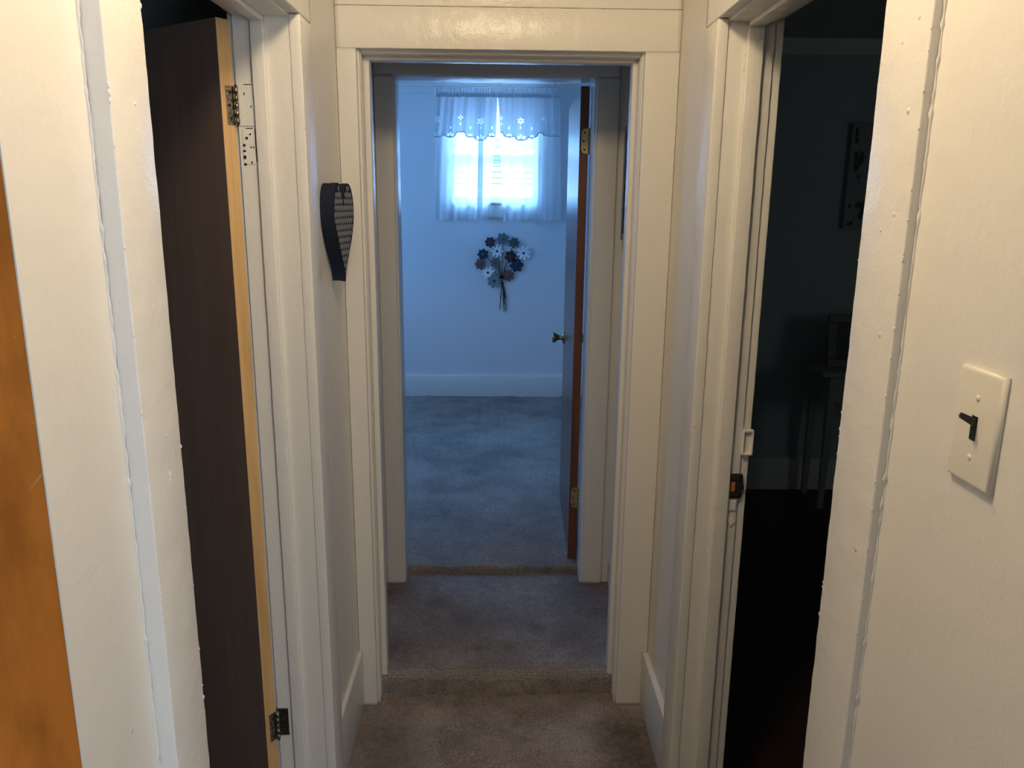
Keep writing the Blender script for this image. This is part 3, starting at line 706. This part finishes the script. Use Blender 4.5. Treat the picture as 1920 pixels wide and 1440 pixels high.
# lower voile panels
def wavy(W_, n, k, k0=0.0): return lambda u: -k*abs(math.sin(math.pi*n*u+k0))
PLc = curtain('voile_curtain', -0.455, -0.004, -0.49, -0.070, 2.36, 1.497, 3.4, 0.020, 5.990, SHEER, [ell(.10, .05, .003, .012), ell(.20, .065, .010, .004, .6), ell(.21, .06, .010, .004, -.6), ell(.33, .05, .004, .011)], cell=0.006, scal=wavy(.42, 4, .018), seed=2.2)
tag(PLc, 'left sheer white voile curtain panel hanging below the valance', 'curtain', 'voile curtain panels')
PRc = curtain('voile_curtain', -0.004, 0.445, 0.024, 0.474, 2.36, 1.495, 3.6, 0.020, 5.990, SHEER, [ell(.05, .055, .003, .013), ell(.30, .06, .003, .013), ell(.30, .025, .008, .004), ell(.37, .06, .003, .012)], cell=0.006, scal=wavy(.45, 4, .018, .8), seed=6.6)
tag(PRc, 'right sheer white voile curtain panel hanging below the valance', 'curtain', 'voile curtain panels')
# folded side hem: a doubled strip down the left panel's inner side
S1 = curtain('folded_hem', -0.145, -0.11, -0.165, -0.118, 2.35, 1.492, 0.5, 0.006, 5.966, COTTON, cell=0.006, seed=3); S1.parent = PLc
S2 = curtain('folded_hem', 0.285, 0.44, 0.290, 0.470, 2.35, 1.490, 1.6, 0.012, 5.967, SHEER, cell=0.006, seed=9); S2.parent = PRc

# ------------------------------------------------------------------ metal flower bouquet on the far wall
FX = empty('flower_wall_art', (0.03, 6.048, 1.09)); tag(FX, 'bouquet of painted metal flowers hung on the bedroom wall below the window', 'wall decoration')
fcol = {'plum': (0.055, 0.03, 0.06), 'teal': (0.10, 0.17, 0.19), 'green': (0.06, 0.11, 0.10), 'white': (0.9, 0.9, 0.88), 'navy': (0.015, 0.03, 0.06), 'maroon': (0.045, 0.018, 0.03), 'olive': (0.10, 0.14, 0.12), 'brown': (0.15, 0.09, 0.10), 'rust': (0.19, 0.065, 0.05), 'grey': (0.20, 0.24, 0.24)}
fm = {k: mat('flower_'+k, v, 0.5) for k, v in fcol.items()}
STEM = mat('dark_wire_stem', (0.03, 0.035, 0.045), 0.45, 0.5)
K = 6.03/1464*1.0/8*1.035
def W2(zx, zy):  # zoomed photo offsets -> metres on this wall
    return ((zx-660)*K+0.002, -(zy-745)*K)
def star(bm, R, n, r0, y0, rot, inner=0.55, y1=0.004):
    pts = []
    for k in range(n*4):
        t = rot+2*math.pi*k/(n*4); ph = k % 4
        r = {0: R, 1: R*0.88, 2: R*inner, 3: R*0.88}[ph]; pts.append((r*math.cos(t), -y0, r*math.sin(t)))
    prism(bm, pts, (0, -y1, 0))
FLW = [(480, 310, 72, 7, 'plum', 'rust', .3), (660, 265, 84, 7, 'teal', 'brown', .45), (825, 315, 74, 7, 'green', 'rust', .1), (580, 435, 82, 8, 'white', 'navy', 0), (960, 460, 95, 8, 'white', 'maroon', .2),
       (380, 480, 76, 7, 'navy', 'olive', .5), (775, 510, 84, 6, 'maroon', 'rust', .25), (560, 600, 72, 7, 'olive', 'green', .15), (345, 620, 78, 7, 'brown', 'rust', .4), (865, 635, 92, 6, 'navy', 'plum', .1),
       (450, 740, 88, 8, 'white', 'navy', .3), (540, 860, 92, 7, 'grey', 'maroon', .0), (750, 780, 80, 7, 'rust', 'brown', .35)]
for i, (zx, zy, R, n, c1, c2, rot) in enumerate(FLW):
    x, z = W2(zx, zy); dep = 0.012+0.006*(i % 3)
    bm = bmesh.new(); star(bm, R*K*1.12, n, 0, 0, rot, inner=0.45 if c1 == 'white' else 0.70)
    if c1 != 'white':
        for k in range(n):
            t = rot+2*math.pi*k/n
            bmesh.ops.create_icosphere(bm, subdivisions=1, radius=0.005, matrix=Matrix.Translation((R*K*0.93*math.cos(t), -0.003, R*K*0.93*math.sin(t))))
    fix(bm); f = link('flower', bm, fm[c1], FX); f.location = (x, -dep, z)
    bm = bmesh.new(); bmesh.ops.create_uvsphere(bm, u_segments=12, v_segments=8, radius=0.0095, matrix=Matrix.Translation((0, -0.006, 0)) @ Matrix.Diagonal((1, .5, 1, 1)))
    link('flower_center', bm, fm[c2], f, smooth=True)
bx, bz = W2(655, 850)
for i, (zx, zy, *_r) in enumerate(FLW):
    x, z = W2(zx, zy); mx_ = bx+(x-bx)*0.35+(-0.004 if x < bx else 0.004); mz = bz+(z-bz)*0.55
    bm = bmesh.new(); dep = -0.008
    tube(bm, [(bx+(i-6)*.0006, dep, bz), (mx_, dep, mz), (x, dep-.004, z)], 0.0024, 6); link('stem', bm, STEM, FX)
for (a, b, c, d) in ((640, 880, 625, 1275), (648, 880, 632, 1110), (655, 880, 690, 1310), (665, 880, 690, 1200), (672, 880, 720, 1295), (680, 880, 712, 1120), (660, 880, 700, 1100)):
    x0, z0 = W2(655+(a-655)*.3, b-30); x1, z1 = W2(c, d); bm = bmesh.new()
    tube(bm, [(x0, -.008, z0), ((x0+x1)/2+.002, -.010, (z0+z1)/2), (x1, -.008, z1)], 0.003, 6); link('stem', bm, STEM, FX)
bm = bmesh.new()
for k in range(5):
    z = bz-0.012+k*0.006; tube(bm, [(bx+0.010*math.cos(t), -0.010+0.007*math.sin(t), z) for t in [2*math.pi*q/12 for q in range(13)]], 0.0022, 6)
link('wire_binding', bm, fm['grey'], FX)

# ------------------------------------------------------------------ dark side room: table, frame, wall picture
TW = mat('dim_white_furniture_paint', (0.34, 0.34, 0.33), 0.5)
TB = empty('side_table', (1.72, 4.0, 0)); tag(TB, 'small white side table in the dark room on the right', 'table')
bm = bmesh.new(); box(bm, (-0.02, -0.04, 0.745), (0.80, 0.27, 0.77), .004); link('tabletop', bm, TW, TB)
bm = bmesh.new(); box(bm, (0.055, -0.012, 0.60), (0.73, 0.008, 0.745), .002); box(bm, (0.04, 0.0, 0.60), (0.058, 0.25, 0.745), .002); link('apron', bm, TW, TB)
bm = bmesh.new(); box(bm, (0.14, -0.020, 0.625), (0.64, -0.010, 0.72), .003); dr = link('drawer', bm, TW, TB)
bm = bmesh.new(); bmesh.ops.create_uvsphere(bm, u_segments=12, v_segments=8, radius=0.012, matrix=Matrix.Translation((0.39, -0.028, 0.672))); link('knob', bm, TW, dr, smooth=True)
for lx, ly in ((0.055, 0.005), (0.735, 0.005), (0.055, 0.235), (0.735, 0.235)):
    bm = bmesh.new(); a0, a1 = 0.021, 0.013
    va = [bm.verts.new((lx+i*a1, ly+j*a1, 0)) for i, j in ((-1, -1), (1, -1), (1, 1), (-1, 1))]; vb = [bm.verts.new((lx+i*a0, ly+j*a0, 0.746)) for i, j in ((-1, -1), (1, -1), (1, 1), (-1, 1))]
    bm.faces.new(va[::-1]); bm.faces.new(vb)
    for i in range(4): bm.faces.new((va[i], va[(i+1) % 4], vb[(i+1) % 4], vb[i]))
    link('leg', bm, TW, TB)
def framed(name, loc, w, h, fw, Mf, Mp, tilt, label, cat):
    o = empty(name, loc); o.rotation_euler = (tilt, 0, 0); tag(o, label, cat)
    bm = bmesh.new()
    for a, b in (((0, 0, 0), (w, .018, fw)), ((0, 0, h-fw), (w, .018, h)), ((0, 0, fw), (fw, .018, h-fw)), ((w-fw, 0, fw), (w, .018, h-fw))): box(bm, a, b, .004)
    link('frame', bm, Mf, o); bm = bmesh.new(); box(bm, (fw-.002, .008, fw-.002), (w-fw+.002, .014, h-fw+.002)); link('picture', bm, Mp, o); return o
GF = mat('dull_silver_frame', (0.20, 0.18, 0.17), 0.35, 0.3)
framed('tabletop_picture_frame', (1.775, 4.09, 0.772), 0.36, 0.285, 0.045, GF, mat('dim_photo_print', (0.08, 0.10, 0.11), 0.3), math.radians(-8), 'dark framed picture leaning back on the side table', 'picture frame')
framed('wall_picture', (1.86, 4.279, 1.50), 0.32, 0.55, 0.02, mat('grey_wall_frame', (0.30, 0.33, 0.34), 0.5), mat('dim_floral_print', (0.3, 0.33, 0.34), 0.5, build=lambda nt, b: nt.links.new(ramp(nt, noi(nt, coords(nt), 13, 2), [(0.40, (0.04, 0.05, 0.05)), (0.46, (0.30, 0.33, 0.34))]), b.inputs['Base Color'])), 0, 'dim upright picture hanging on the back wall of the dark room', 'picture')
